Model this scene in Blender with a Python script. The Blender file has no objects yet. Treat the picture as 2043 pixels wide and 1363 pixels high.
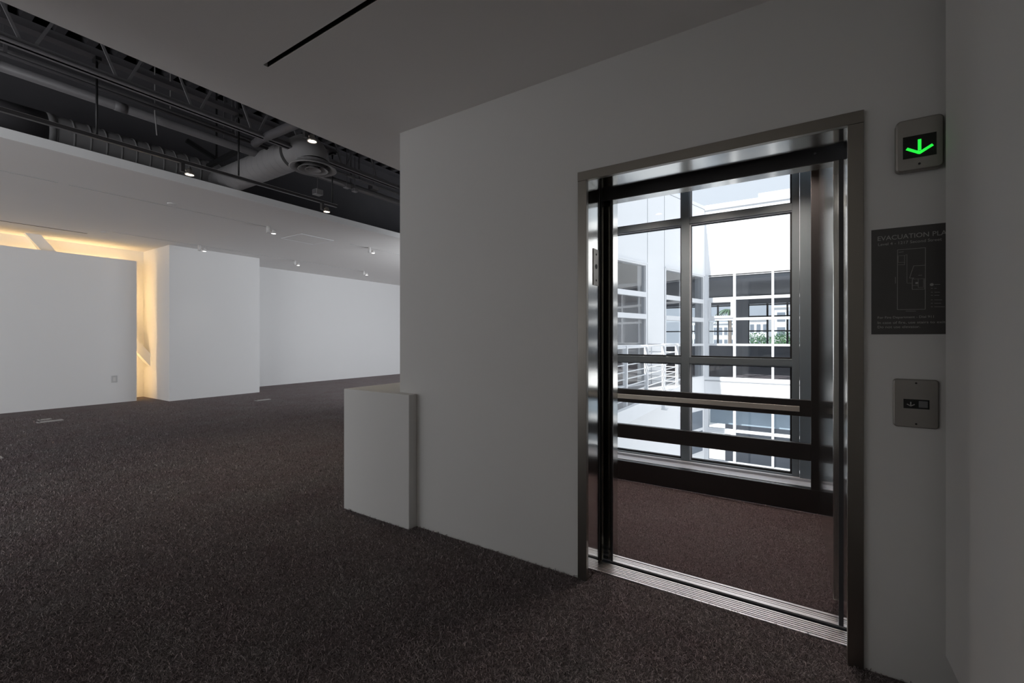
import bpy, bmesh, math, random
import numpy as np
from mathutils import Vector, Matrix

SC = bpy.context.scene
COL = SC.collection
random.seed(4)
RNG = np.random.default_rng(4)

# ------------------------------------------------------------------ camera
F_PX, CX, Y_HOR, TH, EYE = 876.7, 1021.5, 675.0, math.radians(32.68), 1.35
cam = bpy.data.cameras.new('camera')
cam.sensor_width = 36.0
cam.lens = F_PX / 2043.0 * 36.0
cam.shift_y = -(681.5 - Y_HOR) / 2043.0
cam.clip_start = 0.05
cam.clip_end = 500
camo = bpy.data.objects.new('camera', cam)
COL.objects.link(camo)
camo.location = (0, 0, EYE)
camo.rotation_euler = (math.pi / 2, 0, TH)
SC.camera = camo

# ------------------------------------------------------------------ view + world + sun
SC.view_settings.view_transform = 'Standard'
SC.view_settings.look = 'None'
SC.view_settings.exposure = 0.0
SC.view_settings.gamma = 1.0
SC.view_settings.use_curve_mapping = False
try:
    SC.cycles.max_bounces = 12
    SC.cycles.diffuse_bounces = 6
    SC.cycles.glossy_bounces = 6
    SC.cycles.transparent_max_bounces = 24
    SC.cycles.caustics_reflective = False
    SC.cycles.caustics_refractive = False
    SC.cycles.sample_clamp_indirect = 6.0
except Exception:
    pass

world = bpy.data.worlds.new('hazy_sky')
SC.world = world
world.use_nodes = True
wn = world.node_tree.nodes
wn['Background'].inputs[0].default_value = (0.76, 0.83, 0.93, 1)
wn['Background'].inputs[1].default_value = 1.12

SUN_DIR = Vector((0.413, 1.0, -1.6)).normalized()
sl = bpy.data.lights.new('sun', 'SUN')
sl.energy = 9.0
sl.angle = math.radians(0.6)
sl.color = (1.0, 0.97, 0.93)
slo = bpy.data.objects.new('sun', sl)
COL.objects.link(slo)
slo.rotation_euler = SUN_DIR.to_track_quat('-Z', 'Y').to_euler()

def area_light(name, loc, target, sx, sy, power, color=(1, 1, 1)):
    l = bpy.data.lights.new(name, 'AREA')
    l.shape = 'RECTANGLE'
    l.size, l.size_y = sx, sy
    l.energy = power
    l.color = color
    o = bpy.data.objects.new(name, l)
    COL.objects.link(o)
    o.location = loc
    o.rotation_euler = (Vector(target) - Vector(loc)).to_track_quat('-Z', 'Y').to_euler()
    return o

# slanted courtyard facade: P0 = courtyard corner, U runs along the facade away from us
A_F = math.radians(15.46)
P0 = Vector((-2.613, 16.5, 0))
U = Vector((math.sin(A_F), math.cos(A_F), 0))
N_F = Vector((math.cos(A_F), -math.sin(A_F), 0))      # points into the courtyard
def onf(t, off=0.0, z=0.0):
    p = P0 + U * t + N_F * off
    return (p.x, p.y, z)

# daylight entering by the gallery's windows (courtyard glazing, end glazing), plus an added side fill
c1 = onf(-7.6, -0.55, 1.75)
area_light('courtyard_window_daylight', c1, (c1[0] - N_F.x * 5, c1[1] - N_F.y * 5, 2.9), 4.3, 3.0, 165, (0.93, 0.965, 1.0))
area_light('gallery_window_daylight', (-7.5, -7.6, 1.75), (-7.5, 0, 5.0), 8.4, 2.8, 112, (1.0, 0.985, 0.96))
area_light('side_fill_light', (-3.15, -4.1, 1.65), (-8.0, -3.2, 2.7), 4.8, 2.7, 195, (0.98, 0.985, 1.0))  # added fill at a made-up window, brightens the ceiling edge and gallery walls

# ------------------------------------------------------------------ pixel -> place helpers (a pixel is only a direction)
FWD = Vector((-math.sin(TH), math.cos(TH), 0))
RGT = Vector((math.cos(TH), math.sin(TH), 0))
def ray(px, py):
    return FWD + RGT * ((px - CX) / F_PX) + Vector((0, 0, (Y_HOR - py) / F_PX))
def at_z(px, py, z):
    d = ray(px, py); return Vector((0, 0, EYE)) + d * ((z - EYE) / d.z)
def at_y(px, py, y):
    d = ray(px, py); return Vector((0, 0, EYE)) + d * (y / d.y)
def at_x(px, py, x):
    d = ray(px, py); return Vector((0, 0, EYE)) + d * (x / d.x)

# ------------------------------------------------------------------ materials
def new_mat(name):
    m = bpy.data.materials.new(name)
    m.use_nodes = True
    return m, m.node_tree.nodes, m.node_tree.links, m.node_tree.nodes['Principled BSDF']

def plain(name, col, rough=0.6, metal=0.0, spec=0.5, noise=0.0, nscale=3.0, bump=0.0, bscale=200.0, aniso=0.0):
    m, n, l, b = new_mat(name)
    b.inputs['Base Color'].default_value = (*col, 1)
    b.inputs['Roughness'].default_value = rough
    b.inputs['Metallic'].default_value = metal
    b.inputs['Specular IOR Level'].default_value = spec
    tc = n.new('ShaderNodeTexCoord')
    if noise > 0:
        t = n.new('ShaderNodeTexNoise'); t.inputs['Scale'].default_value = nscale
        t.inputs['Detail'].default_value = 4
        l.new(tc.outputs['Object'], t.inputs['Vector'])
        r = n.new('ShaderNodeValToRGB')
        r.color_ramp.elements[0].color = (*[c * (1 - noise) for c in col], 1)
        r.color_ramp.elements[1].color = (*[min(1, c * (1 + noise)) for c in col], 1)
        l.new(t.outputs['Fac'], r.inputs['Fac'])
        l.new(r.outputs['Color'], b.inputs['Base Color'])
    if bump > 0:
        t2 = n.new('ShaderNodeTexNoise'); t2.inputs['Scale'].default_value = bscale
        t2.inputs['Detail'].default_value = 2
        l.new(tc.outputs['Object'], t2.inputs['Vector'])
        bp = n.new('ShaderNodeBump'); bp.inputs['Strength'].default_value = bump
        bp.inputs['Distance'].default_value = 0.002
        l.new(t2.outputs['Fac'], bp.inputs['Height'])
        l.new(bp.outputs['Normal'], b.inputs['Normal'])
    return m

def brushed(name, col, rough, vertical=True, var=0.05):
    m, n, l, b = new_mat(name)
    b.inputs['Metallic'].default_value = 1.0
    b.inputs['Base Color'].default_value = (*col, 1)
    tc = n.new('ShaderNodeTexCoord')
    mp = n.new('ShaderNodeMapping')
    mp.inputs['Scale'].default_value = (400, 400, 2) if vertical else (2, 400, 400)
    l.new(tc.outputs['Object'], mp.inputs['Vector'])
    t = n.new('ShaderNodeTexNoise'); t.inputs['Scale'].default_value = 1.0
    t.inputs['Detail'].default_value = 3
    l.new(mp.outputs['Vector'], t.inputs['Vector'])
    mr = n.new('ShaderNodeMapRange')
    mr.inputs['To Min'].default_value = rough - var
    mr.inputs['To Max'].default_value = rough + var
    l.new(t.outputs['Fac'], mr.inputs['Value'])
    l.new(mr.outputs['Result'], b.inputs['Roughness'])
    return m

def glass(name, tint=(0.95, 0.98, 0.97), refl=1.0, rough=0.0):
    m = bpy.data.materials.new(name); m.use_nodes = True
    n, l = m.node_tree.nodes, m.node_tree.links
    n.clear()
    out = n.new('ShaderNodeOutputMaterial')
    mix = n.new('ShaderNodeMixShader')
    tr = n.new('ShaderNodeBsdfTransparent'); tr.inputs[0].default_value = (*tint, 1)
    gl = n.new('ShaderNodeBsdfGlossy'); gl.inputs['Roughness'].default_value = rough
    lw = n.new('ShaderNodeLayerWeight'); lw.inputs['Blend'].default_value = 0.5
    pw = n.new('ShaderNodeMath'); pw.operation = 'POWER'; pw.inputs[1].default_value = 5.0
    l.new(lw.outputs['Facing'], pw.inputs[0])
    fr = n.new('ShaderNodeMath'); fr.operation = 'MULTIPLY_ADD'
    fr.inputs[1].default_value = 0.96; fr.inputs[2].default_value = 0.04
    l.new(pw.outputs[0], fr.inputs[0])
    mu = n.new('ShaderNodeMath'); mu.operation = 'MULTIPLY'; mu.inputs[1].default_value = refl
    l.new(fr.outputs[0], mu.inputs[0]); l.new(mu.outputs[0], mix.inputs[0])
    l.new(tr.outputs[0], mix.inputs[1]); l.new(gl.outputs[0], mix.inputs[2])
    l.new(mix.outputs[0], out.inputs[0])
    return m

def emit(name, col, strength):
    m, n, l, b = new_mat(name)
    b.inputs['Base Color'].default_value = (*[c * 0.5 for c in col], 1)
    b.inputs['Emission Color'].default_value = (*col, 1)
    b.inputs['Emission Strength'].default_value = strength
    return m

def carpet_mat(name, cols, scale=1.0, fibre=False):
    m, n, l, b = new_mat(name)
    b.inputs['Roughness'].default_value = 0.95
    b.inputs['Specular IOR Level'].default_value = 0.15
    tc = n.new('ShaderNodeTexCoord')
    big = n.new('ShaderNodeTexNoise'); big.inputs['Scale'].default_value = 2.2 * scale
    big.inputs['Detail'].default_value = 5; big.inputs['Roughness'].default_value = 0.65
    l.new(tc.outputs['Object'], big.inputs['Vector'])
    fine = n.new('ShaderNodeTexNoise'); fine.inputs['Scale'].default_value = 150 * scale
    fine.inputs['Detail'].default_value = 4; fine.inputs['Roughness'].default_value = 0.8
    fine.inputs['Distortion'].default_value = 1.2
    l.new(tc.outputs['Object'], fine.inputs['Vector'])
    r = n.new('ShaderNodeValToRGB')
    for e in range(len(cols) - 2):
        r.color_ramp.elements.new(0.5)
    pos = [0.28 + 0.46 * i / (len(cols) - 1) for i in range(len(cols))]
    for e, p, c in zip(r.color_ramp.elements, pos, cols):
        e.position = p; e.color = (*c, 1)
    if fibre:
        at = n.new('ShaderNodeAttribute'); at.attribute_name = 'shade'
        mr = n.new('ShaderNodeMapRange'); mr.inputs['To Min'].default_value = 0.25; mr.inputs['To Max'].default_value = 0.75
        l.new(at.outputs['Fac'], mr.inputs['Value'])
        l.new(mr.outputs['Result'], r.inputs['Fac'])
    else:
        l.new(fine.outputs['Fac'], r.inputs['Fac'])
        bp = n.new('ShaderNodeBump'); bp.inputs['Strength'].default_value = 1.0
        bp.inputs['Distance'].default_value = 0.02
        l.new(fine.outputs['Fac'], bp.inputs['Height'])
        l.new(bp.outputs['Normal'], b.inputs['Normal'])
    mx = n.new('ShaderNodeMixRGB'); mx.blend_type = 'MULTIPLY'; mx.inputs[0].default_value = 1.0
    r2 = n.new('ShaderNodeValToRGB')
    r2.color_ramp.elements[0].position = 0.3; r2.color_ramp.elements[0].color = (0.92, 0.82, 0.84, 1)
    r2.color_ramp.elements[1].position = 0.7; r2.color_ramp.elements[1].color = (1.05, 1.06, 1.05, 1)
    l.new(big.outputs['Fac'], r2.inputs['Fac'])
    l.new(r.outputs['Color'], mx.inputs[1]); l.new(r2.outputs['Color'], mx.inputs[2])
    l.new(mx.outputs['Color'], b.inputs['Base Color'])
    return m

CARPET_COLS = [(0.065, 0.056, 0.057), (0.18, 0.157, 0.158), (0.34, 0.305, 0.307), (0.68, 0.62, 0.62)]
CAR_COLS = [(0.075, 0.057, 0.060), (0.195, 0.156, 0.160), (0.34, 0.28, 0.285), (0.60, 0.51, 0.51)]

M = {
    'wall': plain('painted_wall', (0.70, 0.695, 0.68), 0.75, noise=0.02, nscale=1.3, bump=0.05, bscale=260),
    'wall_white': plain('white_gallery_wall', (0.84, 0.84, 0.84), 0.7, noise=0.012, nscale=0.8, bump=0.05, bscale=260),
    'ceiling': plain('painted_ceiling', (0.86, 0.845, 0.83), 0.8, noise=0.02, nscale=1.0, bump=0.04, bscale=240),
    'soffit': plain('painted_soffit', (0.80, 0.785, 0.77), 0.8, noise=0.015, nscale=1.0),
    'trim_lit': plain('lit_white_trim', (0.93, 0.93, 0.93), 0.6),  # whiter than the soffit: the light on the fascia is put into its colour
    'carpet': carpet_mat('charcoal_carpet', CARPET_COLS),
    'fibre': carpet_mat('charcoal_carpet_fibre', CARPET_COLS, fibre=True),
    'car_carpet': carpet_mat('maroon_grey_carpet', CAR_COLS, 1.2),
    'car_fibre': carpet_mat('maroon_grey_carpet_fibre', CAR_COLS, fibre=True),
    'dark': plain('dark_paint', (0.035, 0.034, 0.038), 0.75, noise=0.15, nscale=2),
    'dark2': plain('dark_grey_steel_paint', (0.085, 0.081, 0.088), 0.6, noise=0.12, nscale=6),
    'plenum': plain('plenum_wall_paint', (0.085, 0.082, 0.09), 0.8, noise=0.15, nscale=2),
    'pipe': plain('dark_pipe_paint', (0.15, 0.145, 0.152), 0.5, noise=0.1, nscale=7),
    'deck': plain('black_deck', (0.03, 0.03, 0.032), 0.8),
    'duct': plain('grey_painted_duct', (0.25, 0.243, 0.246), 0.5, noise=0.12, nscale=5),
    'black': plain('black_paint', (0.008, 0.008, 0.009), 0.5),
    'frame_black': plain('black_satin_metal', (0.045, 0.042, 0.043), 0.38, noise=0.1, nscale=4),
    'steel': brushed('polished_steel', (0.68, 0.67, 0.64), 0.12, var=0.03),
    'steel_face': brushed('brushed_bronze_steel', (0.27, 0.25, 0.225), 0.36),
    'steel_bar': brushed('brushed_steel_bar', (0.86, 0.80, 0.72), 0.42, vertical=False),
    'plate': brushed('brushed_plate', (0.40, 0.385, 0.36), 0.5),
    'alu': brushed('sill_aluminium', (0.93, 0.90, 0.89), 0.40, vertical=False),
    'mullion': plain('grey_mullion', (0.225, 0.265, 0.295), 0.45, noise=0.04, nscale=8),
    'mullion_sill': plain('pale_grey_sill', (0.60, 0.61, 0.65), 0.5, noise=0.05, nscale=6),
    'gasket': plain('black_gasket', (0.01, 0.01, 0.011), 0.6),
    'glass': glass('clear_glass', (0.985, 0.99, 0.99), 0.35),
    'glass_court': glass('facade_glass', (0.88, 0.90, 0.92), 1.3),
    'facade': plain('white_stucco', (0.90, 0.905, 0.915), 0.85, noise=0.015, nscale=0.6, bump=0.1, bscale=120),
    'seam': plain('facade_joint', (0.40, 0.41, 0.43), 0.8),
    'white_metal': plain('white_metal', (0.83, 0.84, 0.86), 0.45, noise=0.02, nscale=4),
    'concrete': plain('pale_concrete', (0.36, 0.36, 0.37), 0.85, noise=0.08, nscale=2.5, bump=0.2, bscale=90),
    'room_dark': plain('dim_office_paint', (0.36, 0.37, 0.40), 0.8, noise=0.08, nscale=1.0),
    'band': plain('pale_blue_band', (0.55, 0.64, 0.70), 0.8),
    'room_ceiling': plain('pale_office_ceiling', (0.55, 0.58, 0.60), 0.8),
    'led': emit('warm_led', (1.0, 0.66, 0.30), 60.0),
    'fill_lobby': emit('lobby_fill_glow', (1.0, 0.96, 0.91), 1.9),
    'fill_gallery': emit('gallery_fill_glow', (0.93, 0.96, 1.0), 3.5),
    'led_soft': emit('warm_led_soft', (1.0, 0.66, 0.30), 32.0),
    'lamp_warm': emit('warm_lamp', (1.0, 0.80, 0.58), 14.0),
    'lamp_white': emit('white_lamp', (1.0, 0.97, 0.90), 10.0),
    'lamp_car': emit('car_lamp', (1.0, 0.62, 0.36), 16.0),
    'green': emit('green_arrow', (0.02, 0.85, 0.06), 1.0),
    'screen': plain('black_display', (0.004, 0.005, 0.004), 0.25),
    'print': plain('grey_print', (0.42, 0.41, 0.40), 0.7),
    'sign': plain('dark_sign_panel', (0.075, 0.072, 0.070), 0.5, noise=0.06, nscale=12),
    'button': plain('grey_button', (0.16, 0.16, 0.165), 0.4),
    'white_plastic': plain('white_plastic', (0.72, 0.71, 0.70), 0.5),
    'outlet_plastic': plain('outlet_plastic', (0.60, 0.60, 0.60), 0.5),
    'grey_plastic': plain('grey_plastic', (0.45, 0.45, 0.45), 0.5),
    'floor_lid': plain('steel_floor_lid', (0.42, 0.40, 0.39), 0.45, noise=0.1, nscale=30),
    'leaf': plain('green_leaf', (0.06, 0.16, 0.055), 0.7, noise=0.35, nscale=9),
    'palm': plain('palm_leaf', (0.06, 0.12, 0.06), 0.7, noise=0.3, nscale=9),
    'bark': plain('grey_bark', (0.16, 0.13, 0.11), 0.9, noise=0.2, nscale=12),
    'roof_red': plain('clay_roof', (0.28, 0.20, 0.17), 0.8, noise=0.15, nscale=5),
    'far_wall': plain('far_building_paint', (0.72, 0.73, 0.74), 0.85, noise=0.03, nscale=1),
    'far_window': plain('far_window_glass', (0.20, 0.23, 0.27), 0.25),
    'ground': plain('court_paving', (0.72, 0.72, 0.72), 0.9, noise=0.08, nscale=1.2),
}

# ------------------------------------------------------------------ mesh helpers
class MB:
    def __init__(self):
        self.v, self.f, self.s = [], [], []
    def add(self, vs, fs, smooth=False):
        o = len(self.v)
        self.v += [tuple(p) for p in vs]
        self.f += [tuple(i + o for i in q) for q in fs]
        self.s += [smooth] * len(fs)
        return self
    def box(self, x0, x1, y0, y1, z0, z1):
        x0, x1 = min(x0, x1), max(x0, x1); y0, y1 = min(y0, y1), max(y0, y1); z0, z1 = min(z0, z1), max(z0, z1)
        vs = [(x0, y0, z0), (x1, y0, z0), (x1, y1, z0), (x0, y1, z0), (x0, y0, z1), (x1, y0, z1), (x1, y1, z1), (x0, y1, z1)]
        return self.add(vs, [(0, 3, 2, 1), (4, 5, 6, 7), (0, 1, 5, 4), (1, 2, 6, 5), (2, 3, 7, 6), (3, 0, 4, 7)])
    def fbox(self, t0, t1, o0, o1, z0, z1):
        """box aligned with the slanted facade: t along it, o out of it"""
        ps = [onf(t, o, z) for z in (z0, z1) for (t, o) in ((t0, o0), (t0, o1), (t1, o1), (t1, o0))]
        return self.add(ps, [(0, 3, 2, 1), (4, 5, 6, 7), (0, 1, 5, 4), (1, 2, 6, 5), (2, 3, 7, 6), (3, 0, 4, 7)])
    def bar(self, a, b, w, h, up=(0, 0, 1)):
        a, b = Vector(a), Vector(b)
        d = (b - a).normalized(); u = Vector(up)
        if abs(d.dot(u)) > 0.99: u = Vector((1, 0, 0))
        s = d.cross(u).normalized() * (w / 2); u = s.cross(d).normalized() * (h / 2)
        vs = [a - s - u, a + s - u, a + s + u, a - s + u, b - s - u, b + s - u, b + s + u, b - s + u]
        return self.add(vs, [(0, 1, 2, 3), (7, 6, 5, 4), (0, 4, 5, 1), (1, 5, 6, 2), (2, 6, 7, 3), (3, 7, 4, 0)])
    def tube(self, path, r, n=12, caps=True):
        """round tube through points; r a number or a list"""
        P = [Vector(p) for p in path]
        rs = r if isinstance(r, (list, tuple)) else [r] * len(P)
        vs, fs = [], []
        prev = None
        for i, p in enumerate(P):
            d = (P[min(i + 1, len(P) - 1)] - P[max(i - 1, 0)]).normalized()
            if prev is None:
                a = Vector((0, 0, 1)) if abs(d.z) < 0.9 else Vector((1, 0, 0))
                s = d.cross(a).normalized()
            else:
                s = (prev - d * prev.dot(d)).normalized()
            prev = s
            t = d.cross(s)
            for k in range(n):
                an = 2 * math.pi * k / n
                vs.append(p + (s * math.cos(an) + t * math.sin(an)) * rs[i])
        for i in range(len(P) - 1):
            for k in range(n):
                a, b = i * n + k, i * n + (k + 1) % n
                fs.append((a, b, b + n, a + n))
        self.add(vs, fs, True)
        if caps:
            o = len(self.v) - len(vs)
            self.f.append(tuple(o + k for k in reversed(range(n)))); self.s.append(False)
            self.f.append(tuple(o + (len(P) - 1) * n + k for k in range(n))); self.s.append(False)
        return self
    def lathe(self, c, prof, n=32, axis='z'):
        """revolve (r, h) profile about a vertical axis at c"""
        vs, fs = [], []
        for r, h in prof:
            for k in range(n):
                an = 2 * math.pi * k / n
                if axis == 'z': vs.append((c[0] + r * math.cos(an), c[1] + r * math.sin(an), c[2] + h))
                else: vs.append((c[0] + r * math.cos(an), c[1] + h, c[2] + r * math.sin(an)))
        for i in range(len(prof) - 1):
            for k in range(n):
                a, b = i * n + k, i * n + (k + 1) % n
                fs.append((a, b, b + n, a + n))
        return self.add(vs, fs, True)
    def prism(self, poly, z0, z1):
        n = len(poly)
        vs = [(x, y, z0) for x, y in poly] + [(x, y, z1) for x, y in poly]
        fs = [tuple(reversed(range(n))), tuple(range(n, 2 * n))] + [(i, (i + 1) % n, n + (i + 1) % n, n + i) for i in range(n)]
        return self.add(vs, fs)
    def prism_y(self, poly, y0, y1):
        """polygon in x, z extruded in y"""
        n = len(poly)
        vs = [(x, y0, z) for x, z in poly] + [(x, y1, z) for x, z in poly]
        fs = [tuple(range(n)), tuple(reversed(range(n, 2 * n)))] + [((i + 1) % n, i, n + i, n + (i + 1) % n) for i in range(n)]
        return self.add(vs, fs)
    def mesh(self, name):
        me = bpy.data.meshes.new(name)
        me.from_pydata(self.v, [], self.f)
        me.polygons.foreach_set('use_smooth', self.s)
        me.update()
        bm = bmesh.new(); bm.from_mesh(me)
        bmesh.ops.recalc_face_normals(bm, faces=bm.faces)
        bm.to_mesh(me); bm.free()
        return me
    def build(self, name, mat, parent=None, bevel=0.0, seg=2):
        me = self.mesh(name)
        o = bpy.data.objects.new(name, me)
        COL.objects.link(o)
        me.materials.append(M[mat] if isinstance(mat, str) else mat)
        if parent is not None: o.parent = parent; o.matrix_parent_inverse = parent.matrix_basis.inverted()
        if bevel > 0:
            md = o.modifiers.new('edge', 'BEVEL'); md.width = bevel; md.segments = seg
            md.limit_method = 'ANGLE'; md.angle_limit = math.radians(40)
        return o

def tag(o, label=None, cat=None, group=None, kind=None):
    if label: o['label'] = label
    if cat: o['category'] = cat
    if group: o['group'] = group
    if kind: o['kind'] = kind
    return o
def thing(name, loc, label, cat, group=None, kind=None):
    o = bpy.data.objects.new(name, None)
    COL.objects.link(o); o.location = loc
    o.empty_display_size = 0.1
    return tag(o, label, cat, group, kind)
def struct(name, mb, mat, label=None, bevel=0.0):
    o = mb.build(name, mat, bevel=bevel)
    o['kind'] = 'structure'
    if label: o['label'] = label
    return o
def struct_root(name, loc, label=None):
    o = bpy.data.objects.new(name, None); COL.objects.link(o); o.location = loc
    o['kind'] = 'structure'
    if label: o['label'] = label
    return o
def part_copy(src, parent, delta):
    c = src.copy(); COL.objects.link(c); c.parent = parent
    c.location = Vector(src.location) + Vector(delta)
    return c
def copy_tree(o, parent=None, delta=(0, 0, 0)):
    c = o.copy(); COL.objects.link(c); c.parent = parent
    if parent is None: c.location = Vector(o.location) + Vector(delta)
    for ch in list(o.children): copy_tree(ch, c)
    return c
def text_mesh(s, size, xscale=1.0):
    """flat lettering as a mesh in x (width), y (height)"""
    cu = bpy.data.curves.new('lettering', 'FONT'); cu.body = s; cu.size = size
    cu.resolution_u = 3; cu.extrude = 0.0004
    ob = bpy.data.objects.new('lettering', cu); COL.objects.link(ob)
    dg = bpy.context.evaluated_depsgraph_get()
    me = bpy.data.meshes.new_from_object(ob.evaluated_get(dg))
    bpy.data.objects.remove(ob); bpy.data.curves.remove(cu)
    for v in me.vertices: v.co.x *= xscale
    return me
def put_text(name, s, size, x, y, z, mat, parent, width=None):
    """lettering on a wall facing -Y; x,z = left baseline"""
    me = text_mesh(s, size)
    xs = [v.co.x for v in me.vertices]
    w = max(xs) - min(xs); k = (width / w) if width else 1.0; x00 = min(xs)
    for v in me.vertices:
        v.co = Vector((x + (v.co.x - x00) * k, y - v.co.z - 0.0004, z + v.co.y))
    me.update()
    o = bpy.data.objects.new(name, me); COL.objects.link(o)
    me.materials.clear(); me.materials.append(M[mat])
    if parent: o.parent = parent; o.matrix_parent_inverse = parent.matrix_basis.inverted()
    return o

# ------------------------------------------------------------------ numbers of the room
YA = 2.285            # front of the elevator wall
ZC = 2.865            # lobby ceiling
XS = -3.0             # edge of the lobby ceiling
ZS, XF, ZF = 3.348, -6.63, 3.442   # gallery soffit, its fascia
X1, X2, X3, XN = -11.94, -11.25, -12.55, -12.67
ROOF = 5.55
YB = -8.0             # window end of the gallery behind us
YE = 24.0             # far window end

# ------------------------------------------------------------------ room shell
fl = MB().prism([(-13, YB), (-2.8, YB), (-2.8, -1.6), (1.3, -1.6), (1.3, 2.405), (-2.3, 2.405), (-2.3, 4.5), (-2.6, 4.5), (-2.6, 6.6), (onf(-10.27, -0.3)[0], 6.6),
                 onf(0.15, -0.3)[:2], (9.0, 16.72), (9.0, YE), (-13, YE)], -0.35, 0.0)
struct('floor', fl, 'carpet', 'dark charcoal shaggy carpet floor')

wa = MB().prism_y([(-2.449, -0.1), (-1.0215, -0.1), (-1.0215, 2.2795), (0.240, 2.2795), (0.240, -0.1), (1.3, -0.1), (1.3, ZC + 0.1), (-2.449, ZC + 0.1)], YA, YA + 0.115)
wa.box(-2.449, -2.3, YA + 0.115, 4.55, -0.1, ZC + 0.1)
struct('wall_elevator', wa, 'wall', 'grey painted wall around the elevator door')

fin = MB().box(0.466, 1.3, -1.2, 2.205, 0.19, ZC)
struct('wall_right', fin, 'wall', 'plain grey wall ending short of the elevator wall', bevel=0.003)
struct('wall_right_base', MB().box(0.80, 1.3, -1.2, 2.205, 0.0, 0.19), 'wall')

# lobby ceiling with the air slot cut out
sx0, sx1, sy0, sy1 = -2.475, 0.30, 1.305, 1.332
cl = MB().box(XS, 1.3, -1.4, sy0, ZC, ZC + 0.16).box(XS, 1.3, sy1, YA, ZC, ZC + 0.16)
cl.box(XS, -2.3, YA, 4.5, ZC, ZC + 0.16).box(XS, -2.65, 4.5, 6.6, ZC, ZC + 0.16)
cl.box(XS, sx0, sy0, sy1, ZC, ZC + 0.16).box(sx1, 1.3, sy0, sy1, ZC, ZC + 0.16)
struct('ceiling', cl, 'ceiling', 'grey painted lobby ceiling')
sd = thing('slot_diffuser', (sx0, sy0, ZC + 0.1), 'long black linear air slot in the lobby ceiling', 'air vent')
MB().box(sx0, sx1, sy0, sy0 + 0.003, ZC + 0.002, ZC + 0.09).build('side_blade', 'black', sd)
MB().box(sx0, sx1, sy1 - 0.003, sy1, ZC + 0.002, ZC + 0.09).build('side_blade', 'black', sd)
MB().box(sx0, sx1, sy0, sy1, ZC + 0.09, ZC + 0.10).build('back_plate', 'black', sd)

# gallery soffit with fascia
so = MB().box(-13, XF, YB, YE, ZS, ZF)
struct('ceiling_gallery', so, 'soffit', 'white lowered gallery ceiling')
struct('trim_1', MB().box(XF, XF + 0.012, YB, 16.0, ZS - 0.002, ZF + 0.004), 'trim_lit', 'white edge of the lowered gallery ceiling, brightened in colour as if lit')
# gallery walls
struct('wall_panel', MB().box(X1 - 0.14, X1, YB, 3.61, 0, 3.016), 'wall_white', 'freestanding white wall panel with glowing edges')
struct('wall_niche', MB().box(-13, XN, YB, 3.955, 0, ZS), 'wall_white')
struct('wall_block', MB().box(-13, X2, 3.955, 5.842, 0, ZS), 'wall_white', 'projecting white wall block')
struct('wall_far', MB().box(-13, X3, 5.842, YE, 0, ZS), 'wall_white', 'long white far gallery wall')
struct('wall_outer', MB().box(-13.2, -13, YB, YE, -0.3, ROOF), 'facade')
# dark open ceiling
roof = MB().prism([(-13.2, YB), (-2.8, YB), (-2.8, -1.6), (1.5, -1.6), (1.5, 4.4), (-2.6, 4.4), (-2.6, 6.6), (onf(-10.27, -0.15)[0], 6.6), onf(0.0, -0.15)[:2], (-2.5, 16.65), (9.0, 16.65), (9.0, YE), (-13.2, YE)], ROOF, ROOF + 0.25)
struct('roof_deck', roof, 'deck')
struct('wall_plenum', MB().box(-8.45, -8.3, YB, 16.0, ZF, 5.3), 'plenum', 'dark grey wall above the lowered ceiling')
struct('wall_plenum_end', MB().box(-8.3, onf((9.0 - 16.5) / U.y, -0.32)[0], 9.0, 9.2, ZF, ROOF), 'plenum')
struct('wall_court_side', MB().box(onf(-10.27, 0)[0], -2.5, 6.6, 6.75, -6, ROOF).box(-2.65, -2.5, 4.55, 6.6, -6, ROOF).box(-2.65, -2.2, 4.55, 4.65, -6, ROOF), 'facade')
struct('wall_lobby_side', MB().box(1.3, 1.5, -1.5, 4.55, -0.3, ROOF), 'wall')
struct('wall_lobby_back', MB().box(-3.0, 1.5, -1.6, -1.4, -0.3, ROOF), 'wall')
struct('wall_gallery_side', MB().box(-3.0, -2.8, -6.6, -1.6, -0.3, 0.2).box(-3.0, -2.8, -6.6, -1.6, 3.05, ROOF).box(-3.0, -2.8, YB, -6.6, -0.3, ROOF), 'wall_white')
w4 = struct_root('added_side_window', (-2.9, -4.1, 0.2))  # unseen window, made up to throw light on the ceiling edge
for i in range(5):
    MB().box(-2.96, -2.86, -6.6 + i * 1.25 - 0.03, -6.6 + i * 1.25 + 0.03, 0.2, 3.05).build('mullion', 'mullion', w4)
for i in range(4):
    MB().box(-2.91, -2.90, -6.57 + i * 1.25, -5.38 + i * 1.25, 0.2, 3.05).build('pane', 'glass', w4)

# window wall behind us (end of the gallery)
wb = MB().box(-13.2, -11.9, YB - 0.2, YB, -0.3, ROOF).box(-3.1, -2.8, YB - 0.2, YB, -0.3, ROOF)
wb.box(-11.9, -3.1, YB - 0.2, YB, -0.3, 0.25).box(-11.9, -3.1, YB - 0.2, YB, 3.2, ROOF)
struct('wall_back', wb, 'wall_white')
w2 = struct_root('window_2', (-7.5, YB, 0.25))
for i in range(9):
    x = -11.9 + i * 1.1
    MB().box(x - 0.03, x + 0.03, YB - 0.14, YB - 0.04, 0.25, 3.2).build('mullion', 'mullion', w2)
for i in range(8):
    x = -11.9 + i * 1.1
    MB().box(x + 0.03, x + 1.07, YB - 0.10, YB - 0.09, 0.25, 3.2).build('pane', 'glass', w2)

# half wall beside the elevator wall
hw = MB().box(-3.0, -2.278, 2.21, 2.284, 0.0, 0.951).box(-3.0, -2.452, 2.284, 4.5, 0.0, 0.951)
o = hw.build('half_wall', 'wall', bevel=0.004)
tag(o, 'low white painted half wall standing against the elevator wall', 'half wall')

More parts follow.
